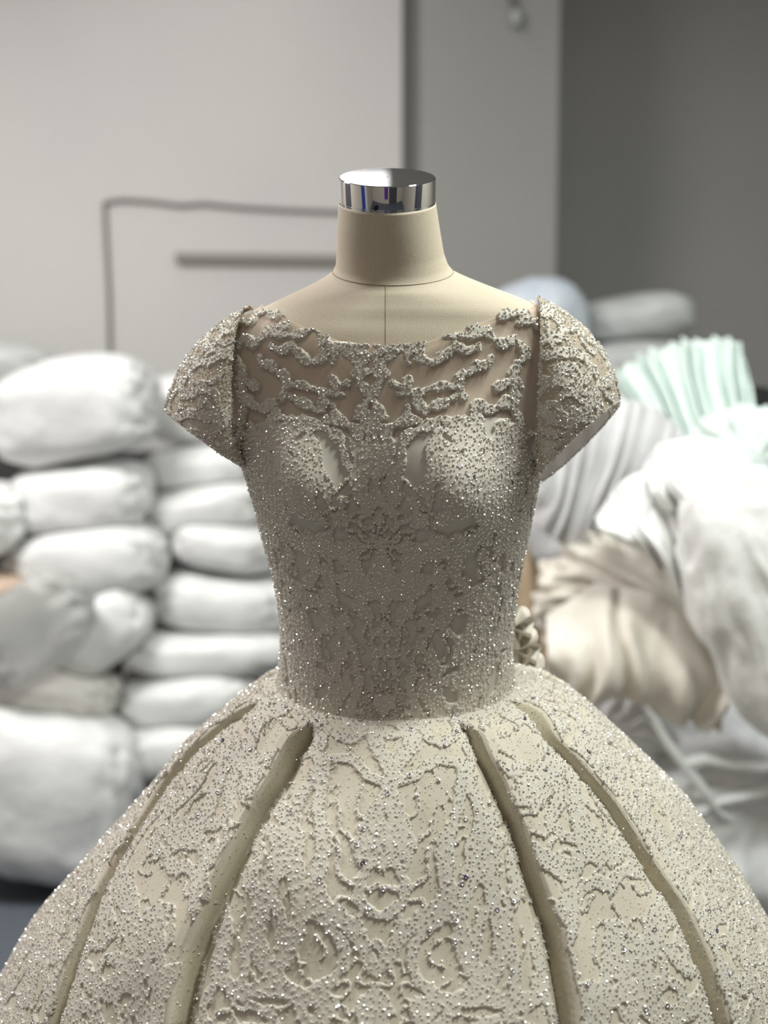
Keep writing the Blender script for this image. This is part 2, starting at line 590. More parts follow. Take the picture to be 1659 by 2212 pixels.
def lace(name, P, N, D, parent, hmax=0.0016, keep=None, bead=0.0042, br=(0.0011, 0.0016), bead_name=None, split=False, thin=1.0):
    cord = 0.0005 * np.exp(-((D - 0.0013) / 0.0007) ** 2)
    micro = 0.00035 * noise(P / 0.0022, 3) + 0.0004 * (0.5 - worley(P / 0.0042, 5))
    h = np.where(D > 0, hmax * (1 - np.exp(-D / 0.0007)) + cord + micro * smoothstep(0, 0.001, D), np.maximum(D * 1.2, -0.0015))
    V = P + N * h[..., None]
    nv, nu = D.shape
    F = grid_faces(nv, nu)
    Dm = D.ravel()[F].max(1)
    sel = Dm > 0
    if keep is not None:
        sel &= keep.ravel()[F].all(1)
    V2, F2 = compact(V.reshape(-1, 3), F[sel])
    o = obj(name, V2, F2, M['lace'], parent)
    # beads sewn on the lace
    if bead_name:
        m = (D > 0.0005)
        if keep is not None:
            m &= keep
        idx = np.where(m.ravel())[0]
        rng.shuffle(idx)
        pos = V.reshape(-1, 3)[idx]
        key = np.floor(pos / bead).astype(np.int64)
        _, first = np.unique(key, axis=0, return_index=True)
        first = first[rng.random(len(first)) < thin]
        idx = idx[first]
        r = rng.uniform(br[0], br[1], len(idx))
        r *= np.where(rng.random(len(idx)) < 0.06, 1.35, 1.0)
        beads(bead_name, V.reshape(-1, 3)[idx] + N.reshape(-1, 3)[idx] * (r * 0.22)[:, None], r, parent)
    return o, V


# ---- torso of the gown: hi-res grid from waist to neckline
OFF = 0.0045
nph, nzz = 860, 420
A_MAX = math.radians(122)
phg = np.linspace(-A_MAX, A_MAX, nph)


def lookup(pxs, surf_px, surf_py, surf_P, ok):
    out = []
    fx, fy = surf_px.ravel(), surf_py.ravel()
    fp = surf_P.reshape(-1, surf_P.shape[-1])
    okf = ok.ravel()
    for x, y in pxs:
        d = (fx - x) ** 2 + (fy - y) ** 2 + np.where(okf, 0, 1e9)
        out.append(fp[np.argmin(d)])
    return np.array(out)


# coarse map of the torso surface for looking things up
cph, cz = np.meshgrid(np.linspace(-1.65, 1.65, 420), np.linspace(Z_W - .01, zr[-6], 420))
CP = body(cph, cz, OFF)
cpx, cpy, _ = proj(CP.reshape(-1, 3))
cpx, cpy = cpx.reshape(cph.shape), cpy.reshape(cph.shape)
par = np.stack([cph, cz], -1)
okc = np.abs(cph) < 1.6
NECK = [(577, 661), (600, 675), (640, 700), (700, 729), (745, 742), (790, 749), (830, 751), (862, 750), (920, 742), (985, 722), (1040, 699), (1090, 672), (1150, 640)]
nk = lookup(NECK, cpx, cpy, par, okc)
nk = nk[np.argsort(nk[:, 0])]
zsh = nk[[0, -1], 1]
ztop_ph = np.concatenate([[-math.pi, -2.2], [-1.62], nk[:, 0][1:-1], [1.62], [2.2, math.pi]])
ztop_z = np.concatenate([[zsh[0] - .02, zsh[0] - .008], [zsh[0]], nk[:, 1][1:-1], [zsh[1]], [zsh[1] - .008, zsh[1] - .02]])
ztop_d = np.linspace(-math.pi, math.pi, 721)
ztop_s = smooth1(np.interp(ztop_d, ztop_ph, ztop_z), 6)
ztop = lambda p: np.interp(p, ztop_d, ztop_s)
LINE = [(540, 930), (556, 915), (600, 905), (660, 905), (715, 925), (770, 943), (830, 946), (880, 942), (940, 922), (1000, 905), (1060, 900), (1110, 905), (1150, 930)]
ln = lookup(LINE, cpx, cpy, par, okc)
ln = ln[np.argsort(ln[:, 0])]
zlin = lambda p: np.interp(p, ln[:, 0], ln[:, 1])


def torso_grid(pv, nv, zlo, zhi, off):
    t = np.linspace(0, 1, nv)[:, None]
    Z = zlo[None] * (1 - t) + zhi[None] * t
    return body(np.broadcast_to(pv[None], Z.shape), Z, off), Z


Z_BOT = Z_W - 0.004
# bodice (opaque) and yoke (sheer) base surfaces
pv = np.linspace(-math.pi, math.pi, 240, endpoint=False)
G, _ = torso_grid(pv, 120, np.full_like(pv, Z_BOT), zlin(pv), OFF)
bod = obj('bodice', G.reshape(-1, 3), grid_faces(120, 240, True), M['lining'], gown)
nt = M['lining'].node_tree
G, _ = torso_grid(pv, 70, zlin(pv), ztop(pv), OFF)
yoke = obj('yoke', G.reshape(-1, 3), grid_faces(70, 240, True), M['illusion'], gown)
yoke['label'] = 'sheer skin-toned mesh yoke with scattered lace'
# narrow bound edge of the neckline
e = body(pv, ztop(pv), OFF)
obj('neckline_binding', *tube(e, 0.0011, 6, True), M['illusion'], gown)

# traced lace motifs of the yoke (left half, mirrored about the centre front)
S = 3.072
YL = [
    ([(1380, 560), (1300, 570), (1210, 590), (1130, 540), (1100, 480), (1040, 460), (980, 490), (900, 510), (830, 505), (740, 480), (860, 440)], 30),
    ([(740, 480), (690, 530), (640, 570), (580, 520), (540, 570), (500, 620), (540, 680), (560, 740), (580, 800), (560, 900), (590, 960), (560, 1060), (570, 1180)], 33),
    ([(580, 800), (650, 845)], 30), ([(570, 750), (530, 840)], 26),
    ([(755, 580), (830, 610), (900, 560), (920, 610), (970, 650), (1000, 690), (1060, 680), (1110, 650), (1085, 580), (1110, 520)], 30),
    ([(1160, 690), (1180, 640), (1140, 560)], 26),
    ([(1240, 600), (1290, 660), (1340, 720), (1360, 790), (1390, 740)], 29),
    ([(1310, 590), (1380, 640), (1430, 640), (1465, 700), (1515, 650), (1560, 610), (1640, 590)], 24),
    ([(1380, 560), (1330, 600), (1250, 610)], 26),
    ([(680, 650), (700, 700), (760, 700), (800, 760), (850, 760), (860, 820), (840, 870), (840, 915)], 30),
    ([(855, 850), (950, 830), (1020, 860), (1090, 880), (1160, 890), (1225, 893)], 26),
    ([(1160, 800), (1195, 855), (1260, 820)], 29), ([(1200, 850), (1180, 890)], 26),
    ([(890, 910), (950, 950), (1010, 970), (1070, 1010), (1110, 960), (1090, 890)], 33),
    ([(1512, 755), (1455, 850), (1395, 940), (1350, 1010), (1350, 1070), (1420, 1110), (1512, 1110)], 31),
    ([(1512, 755), (1512, 770)], 36), ([(1400, 1050), (1450, 1030), (1512, 1060)], 30),
    ([(1175, 980), (1170, 1050), (1240, 1090), (1310, 1120), (1345, 1160)], 34), ([(1130, 1065), (1200, 1080)], 30),
    ([(590, 930), (640, 965), (700, 1000), (770, 950), (800, 1010), (760, 1060), (830, 1050), (900, 1090), (980, 1055), (1050, 1105), (1130, 1130), (1200, 1180), (1235, 1270)], 38),
    ([(1340, 1160), (1350, 1280), (1335, 1400), (1370, 1500), (1400, 1600)], 30), ([(1445, 1150), (1460, 1260), (1430, 1400), (1460, 1500), (1490, 1620)], 26),
    ([(1235, 1270), (1260, 1380), (1300, 1480), (1350, 1600)], 28),
    ([(1545, 1150), (1540, 1250), (1565, 1350)], 20),
    ([(790, 375), (720, 350), (650, 380), (620, 430), (560, 410), (500, 445), (470, 420)], 32),
    ([(620, 1100), (640, 1180), (700, 1220), (780, 1190)], 34), ([(600, 1200), (640, 1300), (680, 1380)], 34),
]


def mirror_par(p):
    q = p.copy()
    q[:, 0] = 2 * PHI0 - q[:, 0]
    return q


wave = np.random.default_rng(2)
strokes = []
for pts, w in YL:
    pts = np.array(pts, float)
    d = np.concatenate([[0], np.cumsum(np.hypot(*np.diff(pts, axis=0).T))])
    n = max(3, int(d[-1] / 9))
    s = np.linspace(0, d[-1], n)
    q = np.stack([smooth1(np.interp(s, d, pts[:, i]), min(3, n // 3)) for i in (0, 1)], -1)
    px = np.stack([340 + q[:, 0] / S, 560 + q[:, 1] / S], -1)
    pr = lookup(px, cpx, cpy, par, okc)
    rad = w / S * 0.00046 * (0.86 + 0.30 * np.sin(s / 26 + wave.uniform(0, 6)))
    for pp in (pr, mirror_par(pr)):
        ok = pp[:, 1] <= ztop(pp[:, 0]) + 0.004
        pp = pp[ok]
        if len(pp):
            strokes.append((body(pp[:, 0], pp[:, 1], OFF), rad[ok]))

GP, GZ = torso_grid(phg, nzz, np.full_like(phg, Z_BOT), ztop(phg) + 0.002, OFF)
GN = normals(GP)
PHG = np.broadcast_to(phg[None], GZ.shape)
D1 = stroke_field(GP, strokes)
# mirrored coordinates: the pattern repeats left and right of the centre front
um = np.abs(PHG - PHI0) * 0.135
q3 = np.stack([um, GZ, np.zeros_like(um)], -1)
below = zlin(PHG) - GZ          # > 0 under the lining's top edge


def thr(f, P, c):
    """distance-like field, positive where f > c"""
    lu = np.linalg.norm(np.gradient(P, axis=1), axis=-1) + 1e-9
    lv = np.linalg.norm(np.gradient(P, axis=0), axis=-1) + 1e-9
    g = np.sqrt((np.gradient(f, axis=1) / lu) ** 2 + (np.gradient(f, axis=0) / lv) ** 2) + 1e-6
    return (f - c) / np.maximum(g, 12.0)


z_fan = at(829.5, 1500, -.1)[2]          # leaf strands fan out from the waist's centre ...
z_up = at(829.5, 1190, -.12)[2]          # ... and a second spray rises from under the bust
wz = GZ - z_fan
rr = np.hypot(um, wz) + 1e-4
an = np.arctan2(um, wz)
wob = 0.6 * noise(q3 * 22, 8)
pol = np.stack([an * 6.5 + wob, np.log(rr) * 4.2 + wob, np.zeros_like(an) + 4.0], -1)
da = thr(noise(pol, 1), GP, 0.015)
wz2 = GZ - z_up
r2 = np.hypot(um, wz2) + 1e-4
an2 = np.arctan2(um, wz2)
pol2 = np.stack([an2 * 6.0 + wob, np.log(r2) * 3.6 + wob, np.zeros_like(an) + 9.0], -1)
db_ = thr(noise(pol2, 2), GP, 0.055)
lin3 = np.stack([um * 50, GZ * 30, np.zeros_like(um)], -1)
dl = thr(noise(lin3 + wob[..., None], 12), GP, 0.06)
up = smoothstep(-0.015, 0.02, wz2)
D2 = da * (1 - up) + db_ * up
D2 = np.maximum(D2, np.where((um > 0.05) | (rr < 0.05), dl, -1))
D2 = np.maximum(D2, thr(noise(np.stack([um * 62, GZ * 40, np.zeros_like(um)], -1) + wob[..., None], 14), GP, 0.13))
D2 = np.maximum(D2, band(noise(q3 * 34 + wob[..., None], 17), GP, 0.0016))
side = smoothstep(0.085, 0.12, um)         # denser towards the side seams
D2 = D2 + 0.0014 * side
gate = np.minimum(below * 0.5 - 0.001 + 0.004 * noise(q3 * 60, 13), 0.02)
D2 = np.minimum(D2, gate)
hem_band = 0.005 - np.abs(GZ - Z_BOT - 0.002)      # bound lower edge
D2 = np.maximum(D2, hem_band)
pe = petal_edge(GP, 1)
Dy = D1 + pe * 0.75 + 0.0002
Db = np.maximum(D2 + pe * 0.6 - 0.0002, np.where(below > -0.001, Dy, -1))
is_y = below < 0
lace('yoke_lace', GP, GN, Dy, yoke, keep=below < 0.0012, bead_name='yoke_beads', bead=0.0044, br=(.0009, .0014), hmax=0.0024)
lace('bodice_lace', GP, GN, Db, bod, keep=below > -0.0008, bead_name='bodice_beads', bead=0.0048, br=(.0009, .0014), hmax=0.0026)

# ---- cap sleeves
def q2(p, Y):
    return at(p[0], p[1], Y)


def sleeve(name, top, fr, bot, bk, ctop, cfr, cbot, cbk, htop, hfr, hbot, hbk, seed, label):
    def loop(t, f, b, k, psi):
        c = (t + b) / 2
        ct, sp = np.cos(psi)[..., None], np.sin(psi)[..., None]
        return c + ct * (t - b) / 2 + np.where(sp > 0, sp * (f - c), -sp * (k - c))

    def surf(psi, t):
        A, B_, C_ = loop(top, fr, bot, bk, psi), loop(ctop, cfr, cbot, cbk, psi), loop(htop, hfr, hbot, hbk, psi)
        t = t[..., None]
        return (1 - t) ** 2 * A + 2 * t * (1 - t) * B_ + t * t * C_
    psi = np.linspace(0, 2 * np.pi, 96, endpoint=False)
    PS, T = np.meshgrid(psi, np.linspace(0, 1, 40))
    flip = top[0] < 0
    V = surf(PS, T)
    F = grid_faces(40, 96, True)
    sl = obj(name, V.reshape(-1, 3), F, M['net'], gown)
    sl['label'] = label
    nu, nv = 460, 230
    PS, T = np.meshgrid(np.linspace(-0.75, 3.45, nu), np.linspace(0.0, 1, nv))
    P = surf(PS, T)
    N = normals(P)
    cen = P.mean(axis=(0, 1)) + np.array([0.05 if flip else -0.05, 0.03, 0])
    if ((P - cen) * N).sum(-1).mean() < 0:
        N = -N
    a = band(noise(P * 24, seed), P, 0.0062 + 0.004 * noise(P * 20, seed + 5))
    b = band(noise(P * 40, seed + 1), P, 0.0040)
    D = np.maximum(a, b) + 0.003 * noise(P * 9, seed + 7)
    D = np.maximum(D, 0.0085 - T * 0.13) if False else D
    D = D + petal_edge(P, seed)
    D = np.minimum(D, (1.0 - T) * 0.12 + 0.0009)
    lace('sleeve_lace', P, N, D, sl, bead_name='sleeve_beads', bead=0.0048, br=(.0009, .0014), hmax=0.0014)
    idx = np.where((D < -0.0005).ravel())[0]
    rng.shuffle(idx)
    idx = idx[:int(len(idx) * 0.02)]
    beads('fine_beads', P.reshape(-1, 3)[idx] + N.reshape(-1, 3)[idx] * 0.0004, rng.uniform(0.0006, 0.0010, len(idx)), sl)
    # beaded hem
    ps = np.linspace(0, 2 * np.pi, 150, endpoint=False)
    e = surf(ps, np.ones_like(ps))
    beads('hem_beads', e, rng.uniform(0.0012, 0.0018, len(e)), sl)
    return sl


sleeve('sleeve', q2((548, 668), .008), q2((500, 800), -.066), q2((531, 1004), -.005), q2((505, 800), .07),
       q2((398, 716), .01), q2((470, 895), -.090), q2((530, 1006), -.006), q2((470, 890), .085),
       q2((357, 886), .0), q2((452, 962), -.078), q2((528, 1006), -.006), q2((446, 935), .07), 21, 'beaded cap sleeve on the left of the photo, in half shade')
sleeve('sleeve', q2((1160, 650), .008), q2((1166, 800), -.066), q2((1152, 1042), -.005), q2((1160, 800), .07),
       q2((1322, 712), .01), q2((1225, 890), -.090), q2((1154, 1044), -.006), q2((1225, 890), .085),
       q2((1338, 868), .0), q2((1228, 958), -.075), q2((1156, 1044), -.006), q2((1252, 972), .06), 23, 'beaded cap sleeve on the right of the photo, its net inside showing at the hem')

# ---- skirt
SK = [  # silhouette row, left px, right px
    (1474, 600, 1112), (1478, 583, 1160), (1490, 552, 1212), (1512, 522, 1252), (1550, 475, 1300), (1600, 416, 1350), (1650, 368, 1400), (1705, 320, 1450),
    (1765, 271, 1500), (1825, 221, 1550), (1885, 171, 1600), (1975, 100, 1663), (2110, 0, 1745), (2250, -90, 1825), (2500, -225, 1945)]
sz = np.array([at(829.5, r[0], 0)[2] for r in SK])
sl_ = np.array([at(r[1], r[0], 0)[0] for r in SK])
sr_ = np.array([at(r[2], r[0], 0)[0] for r in SK])
sz = np.concatenate([sz, [0.35, 0.012]])
sl_ = np.concatenate([sl_, [sl_[-1] - .11, sl_[-1] - .17]])
sr_ = np.concatenate([sr_, [sr_[-1] + .11, sr_[-1] + .17]])
sarc = np.concatenate([[0], np.cumsum(np.hypot(np.diff(sz), np.diff((sr_ - sl_) / 2)))])
SD = np.linspace(0, sarc[-1], 900)
K_Z, K_L, K_R = (smooth1(np.interp(SD, sarc, v), 12) for v in (sz, sl_, sr_))
FRONT_K = 0.93


def skirt0(phi, s):
    z = np.interp(s, SD, K_Z)
    l, r = np.interp(s, SD, K_L), np.interp(s, SD, K_R)
    cx = 0.012 + ((l + r) / 2 - 0.012) * smoothstep(0, 0.05, s) * 1.0
    sp, cp = np.sin(phi), np.cos(phi)
    a = np.where(sp < 0, cx - l, r - cx)
    am = (r - l) / 2
    b0 = 0.1035 + (am - am_top) * FRONT_K
    dip = 0.0125 * np.exp(-s / 0.08)
    x = cx + a * sp
    y = -b0 * cp
    return np.stack([x, y, z - dip * cp], -1)


am_top = (K_R[0] - K_L[0]) / 2
S_VIS = 0.66
cph, cs = np.meshgrid(np.linspace(-1.5, 1.5, 500), np.linspace(0, 0.62, 500))
KP = skirt0(cph, cs)
kpx, kpy, _ = proj(KP.reshape(-1, 3))
kpx, kpy = kpx.reshape(cph.shape), kpy.reshape(cph.shape)
kpar = np.stack([cph, cs], -1)
PLEAT_PX = [
    ([(548, 1522), (480, 1570), (420, 1620), (345, 1700), (290, 1790), (240, 1900), (198, 2000), (150, 2120), (112, 2212)], 0.016, 0.003, -1),
    ([(662, 1568), (640, 1600), (592, 1690), (535, 1780), (505, 1850), (455, 1960), (405, 2080), (370, 2212)], 0.026, 0.007, -1),
    ([(1008, 1568), (1040, 1620), (1078, 1690), (1112, 1765), (1140, 1830), (1175, 1930), (1195, 2000), (1214, 2090), (1232, 2212)], 0.024, 0.005, 1),
    ([(1115, 1518), (1180, 1588), (1242, 1645), (1310, 1722), (1370, 1805), (1425, 1900), (1468, 1980), (1508, 2080), (1556, 2212)], 0.018, 0.003, 1)]
PLEATS = []
for px, dep, wid, sg in PLEAT_PX:
    q = lookup(px, kpx, kpy, kpar, np.ones_like(kpx, bool))
    q = q[np.argsort(q[:, 1])]
    qs = np.linspace(q[0, 1], q[-1, 1], 120)
    PLEATS.append((qs, smooth1(np.interp(qs, q[:, 1], q[:, 0]), 9) + 0.006 * noise(np.stack([qs * 28, qs * 0 + 5, qs * 0 + sg], -1), 61), dep, wid, sg))
for deg in (-112, -150, 112, 150, 178):
    PLEATS.append((np.array([0.02, 3.0]), np.radians([deg, deg]), 0.012, 0.014, 1 if deg > 0 else -1))


def pleat_delta(k, phi, s):
    """signed distance along the hoop from pleat k's edge; positive towards the front panel"""
    ss, pp, dep, wid, sg = PLEATS[k]
    p = np.interp(s, ss, pp)
    am = np.interp(s, SD, (K_R - K_L) / 2)
    return -(phi - p) * am * sg


def skirt(phi, s):
    P = skirt0(phi, s)
    disp = 0
    for k, (ss, pp, dep, wid, sg) in enumerate(PLEATS):
        d = pleat_delta(k, phi, s)
        on = smoothstep(ss[0] - 0.012, ss[0] + 0.02, s)
        g = np.interp(d, [-0.040, -0.014, -0.005, -0.0015, 0.0008, 0.0025, 0.0025 + wid, 0.008 + wid * 2, 0.022 + wid * 2], [0, 0.36, 0.36, 0.22, -0.35, -1.0, -0.50, -0.12, 0.0])
        disp = disp + g * dep * on
    und = 0.005 * np.sin(s * 16 + phi * 3) * smoothstep(0.05, 0.3, s) + 0.004 * noise(np.stack([phi * 9, s * 9, phi * 0], -1), 33) * smoothstep(0.03, 0.2, s) + 0.010 * noise(np.stack([phi * 2.2, s * 7, phi * 0], -1), 31) * smoothstep(0.03, 0.2, s)
    disp = disp + und
    rad = np.stack([np.sin(phi), -np.cos(phi), np.full_like(phi, 0.35)], -1)
    rad /= np.linalg.norm(rad, axis=-1)[..., None]
    return P + rad * disp[..., None]


A_S = math.radians(128)
nps, nss = 1150, 430
psg = np.linspace(-A_S, A_S, nps)
ssg = np.linspace(0, S_VIS, nss)
PSG, SSG = np.meshgrid(psg, ssg)
KP = skirt(PSG, SSG)
KN = normals(KP)
if (KN[..., 1].mean() > 0):
    KN = -KN
am = np.interp(SSG, SD, (K_R - K_L) / 2)
um = np.abs(PSG - PHI0) * am
us = (PSG - PHI0) * am
q3 = np.stack([um * 13, SSG * 11, np.zeros_like(um)], -1)
w1 = 0.5 * noise(q3 * 0.9, 41)
w2 = 0.5 * noise(q3 * 0.9, 42)
qq = q3 + np.stack([w1, w2, np.zeros_like(w1)], -1)
zone = noise(q3 * 0.55, 43)
d1 = band(noise(qq, 44), KP, 0.0085 + 0.007 * noise(q3 * 1.3, 45))
d2 = band(noise(qq * 1.9, 46), KP, 0.0058 + 0.004 * noise(q3 * 2, 47)) - np.clip(-zone, 0, 1) * 0.012
d3 = band(noise(qq * 3.3, 48), KP, 0.0036) - 0.001 - np.clip(zone, 0, 1) * 0.010
DK = np.maximum(np.maximum(d1, d2), d3)
DK = DK + 0.0022 * smoothstep(0.12, 0.20, np.abs(us)) * (1 - 0.6 * smoothstep(0.2, 0.5, SSG))
DK = np.maximum(DK, 0.015 + 0.008 * noise(q3 * 2.2, 63) - SSG)
DK = DK + petal_edge(KP, 6, 0.0068, 0.0030)
for k in range(4):
    d = pleat_delta(k, PSG, SSG)
    wid = PLEATS[k][3]
    on = SSG > PLEATS[k][0][0] + 0.004
    lim = np.where(on, np.maximum(-0.004 - d + 0.012 * noise(KP * 26, 70 + k), (d - wid * 1.1) * 0.7 + 0.006 * noise(KP * 32, 50 + k)), 1.0)
    DK = np.minimum(DK, lim)

cuts = [np.interp(SSG, PLEATS[k][0], PLEATS[k][1]) for k in range(4)]
pid = sum((PSG > c).astype(int) for c in cuts)         # 0..4 from left to right
names = {0: 'side panel at the left edge of the photo', 1: 'panel left of the front panel', 2: 'broad front panel', 3: 'panel right of the front panel', 4: 'side panel at the right edge of the photo'}
Fall = grid_faces(nss, nps)
fpid = pid.ravel()[Fall[:, 0]]
# pleat recess faces
infold = np.zeros(PSG.shape, int)
for k in range(4):
    d = pleat_delta(k, PSG, SSG)
    infold[(d > -0.0015) & (d < PLEATS[k][3] * 1.25) & (SSG > PLEATS[k][0][0])] = k + 1
ff = infold.ravel()[Fall[:, 0]]
M['fold'] = mat('shaded_fold_tulle', (0.58, 0.53, 0.40), 0.75, 0, 0.3)  # tulle colour with the folds' shade and olive bounce light mixed in
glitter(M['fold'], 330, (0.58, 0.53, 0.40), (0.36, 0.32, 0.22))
for k in range(4):
    V2, F2 = compact(KP.reshape(-1, 3), Fall[ff == k + 1])
    pf = obj('pleat_fold', V2, F2, M['fold'], gown)
    idx = np.where((infold == k + 1).ravel())[0]
    rng.shuffle(idx)
    idx = idx[:int(len(idx) * 0.05)]
    beads('fine_beads', KP.reshape(-1, 3)[idx] + KN.reshape(-1, 3)[idx] * 0.0004, rng.uniform(0.0005, 0.0010, len(idx)), pf)
for k in range(5):
    V2, F2 = compact(KP.reshape(-1, 3), Fall[(fpid == k) & (ff == 0)])
    pn = obj('skirt_panel', V2, F2, M['tulle'], gown)
    pn['label'] = names[k]
    lace('panel_lace', KP, KN, DK, pn, keep=(pid == k) & (SSG < S_VIS - 0.002), bead_name='panel_beads', bead=0.0060, br=(0.0008, 0.0014))
    # fine scattered beads on the plain tulle
    idx = np.where(((pid == k) & (DK < -0.001)).ravel())[0]
    rng.shuffle(idx)
    idx = idx[:int(len(idx) * 0.022)]
    r = rng.uniform(0.0005, 0.0008, len(idx))
    beads('fine_beads', KP.reshape(-1, 3)[idx] + KN.reshape(-1, 3)[idx] * 0.0004, r, pn)
# rest of the skirt: back and below, plain
p2 = np.linspace(A_S, 2 * math.pi - A_S, 160)
pg, sg2 = np.meshgrid(p2, np.linspace(0, S_VIS, 120))
pgw = np.where(pg > math.pi, pg - 2 * math.pi, pg)
obj('back_panel', skirt(pgw, sg2).reshape(-1, 3), grid_faces(120, 160), M['tulle'], gown)
p3 = np.linspace(-math.pi, math.pi, 360, endpoint=False)
pg, sg2 = np.meshgrid(p3, np.linspace(S_VIS, sarc[-1], 40))
obj('lower_skirt', skirt(pg, sg2).reshape(-1, 3), grid_faces(40, 360, True), M['tulle'], gown)

# lace frill at the back of the waist, seen past the right side
def frill(c, r, seed):
    nu, nv = 60, 16
    U, Vv = np.meshgrid(np.linspace(0, 2 * np.pi, nu), np.linspace(0.05, 1, nv))
    R = r * Vv * (1 + 0.10 * np.sin(U * 9 + seed))
    x = R * np.cos(U)
    z = R * np.sin(U) * 1.0
    y = 0.012 * np.sin(U * 7 + seed) * Vv - 0.01 * (1 - Vv)
    P = np.stack([x, y, z], -1) + c
    P2 = P + np.array([0, 0.0025, 0])
    F = grid_faces(nv, nu)
    n = nu * nv
    return np.vstack([P.reshape(-1, 3), P2.reshape(-1, 3)]), np.vstack([F, F[:, ::-1] + n])


fl = join([frill(at(1104, 1352, .105), 0.026, 1), frill(at(1112, 1400, .11), 0.030, 2), frill(at(1124, 1450, .11), 0.030, 3)])
obj('back_frill', *fl, M['lace'], gown)

# round sequins, each a part of the gown
def sequin_mesh(m):
    n = 12
    a = np.arange(n) * 2 * np.pi / n
    ring = lambda r, z: np.stack([r * np.cos(a), r * np.sin(a), np.full(n, z)], -1)
    V = np.vstack([ring(.0007, .0), ring(.0026, .0007), ring(.0026, .0003), ring(.0007, -.0004)])
    F = np.vstack([grid_faces(4, n, True), np.array([(3 * n + i, 3 * n + (i + 1) % n, (i + 1) % n, i) for i in range(n)])])
    return mesh_data('sequin', V, F, m)


SQ = [sequin_mesh(M['sequin']), sequin_mesh(M['sequin_v'])]
from mathutils import Vector, Matrix
gw = world_of(gown)


def put_sequins(P, N, D, n, amax, vio):
    idx = np.where(((D > 0.0012) & amax).ravel())[0]
    for i in rng.choice(idx, n, replace=False):
        p, nn = P.reshape(-1, 3)[i], N.reshape(-1, 3)[i]
        nn = nn + rng.normal(size=3) * 0.35
        nn /= np.linalg.norm(nn)
        o = bpy.data.objects.new('sequin', SQ[1 if rng.random() < vio else 0])
        o.parent = gown
        mtx = Vector(nn).to_track_quat('Z', 'Y').to_matrix().to_4x4()
        o.matrix_local = Matrix.Translation(Vector(p + N.reshape(-1, 3)[i] * 0.0022 - gw)) @ mtx
        C.objects.link(o)


put_sequins(GP, GN, Db, 46, np.abs(PHG) < 1.4, 0.25)
put_sequins(KP, KN, DK, 110, (np.abs(PSG) < 1.3) & (SSG < 0.5), 0.12)

# ------------------------------------------------------------------ white garment bags on the left
M['bag'] = add_noise(mat('white_plastic', (0.80, 0.80, 0.79), 0.38, 0, 0.45), 9, (0.77, 0.77, 0.765), (0.83, 0.83, 0.82), 0.6, dist=0.02)
M['bag_cream'] = add_noise(mat('cream_plastic', (0.72, 0.70, 0.66), 0.4, 0, 0.45), 9, (0.68, 0.66, 0.62), (0.76, 0.74, 0.70), 0.6, dist=0.02)
M['bag_grey'] = add_noise(mat('greyish_plastic', (0.50, 0.51, 0.50), 0.4, 0, 0.45), 9, (0.46, 0.47, 0.46), (0.54, 0.55, 0.54), 0.25, dist=0.02)
M['bag_blue'] = add_noise(mat('bluish_plastic', (0.60, 0.66, 0.74), 0.4, 0, 0.45), 9, (0.56, 0.62, 0.70), (0.66, 0.71, 0.78), 0.25, dist=0.02)
M['clear'] = sheer('clear_plastic', (0.62, 0.62, 0.60), 0.55)
M['clear'].node_tree.nodes['Principled BSDF'].inputs['Roughness'].default_value = 0.25
M['black'] = mat('black_cloth', (0.008, 0.010, 0.010), 0.8)
M['peach'] = mat('peach_cloth', (0.52, 0.39, 0.30), 0.8)
M['gap_shade'] = mat('gap_shade_fill', (0.05, 0.05, 0.05), 0.9)  # near-black colour standing in for shade between the bags


def bag_shape(c, hx, hy, hz, tilt, seed, ex=0.62, wr=0.05):
    nu, nv = 64, 40
    U, T = np.meshgrid(np.linspace(-np.pi, np.pi, nu, endpoint=False), np.linspace(-np.pi / 2 + .04, np.pi / 2 - .04, nv))
    sg = lambda v, e: np.sign(v) * np.abs(v) ** e
    x = sg(np.sin(T), ex * 1.15)
    y = sg(np.cos(T), ex) * sg(np.cos(U), ex)
    z = sg(np.cos(T), ex) * sg(np.sin(U), ex)
    P = np.stack([x * hx, y * hy, z * hz], -1)
    n = noise(P * 7, seed) + 0.5 * noise(P * 16, seed + 1)
    rid = np.abs(noise(np.stack([P[..., 0] * 5, P[..., 1] * 22, P[..., 2] * 22], -1), seed + 2))
    s = 1 + wr * 1.3 * n - wr * 1.2 * np.exp(-(rid / 0.08) ** 2) * smoothstep(0.3, 1.0, np.abs(x))
    P = P * s[..., None]
    P[..., 2] += 0.012 * np.sin(P[..., 0] * 9 + seed)
    ca, sa = math.cos(math.radians(tilt)), math.sin(math.radians(tilt))
    P = np.stack([P[..., 0] * ca - P[..., 2] * sa, P[..., 1], P[..., 0] * sa + P[..., 2] * ca], -1)
    V = P.reshape(-1, 3)
    k = len(V)
    V = np.vstack([V, P[0].mean(0), P[-1].mean(0)]) + c
    F = [grid_faces(nv, nu, True)]
    F.append(np.array([(k, (q + 2) % nu, (q + 1) % nu, q) for q in range(0, nu, 2)]))
    b = (nv - 1) * nu
    F.append(np.array([(k + 1, b + q, b + q + 1, b + (q + 2) % nu) for q in range(0, nu, 2)]))
    return V, np.vstack(F)


BAGS = []


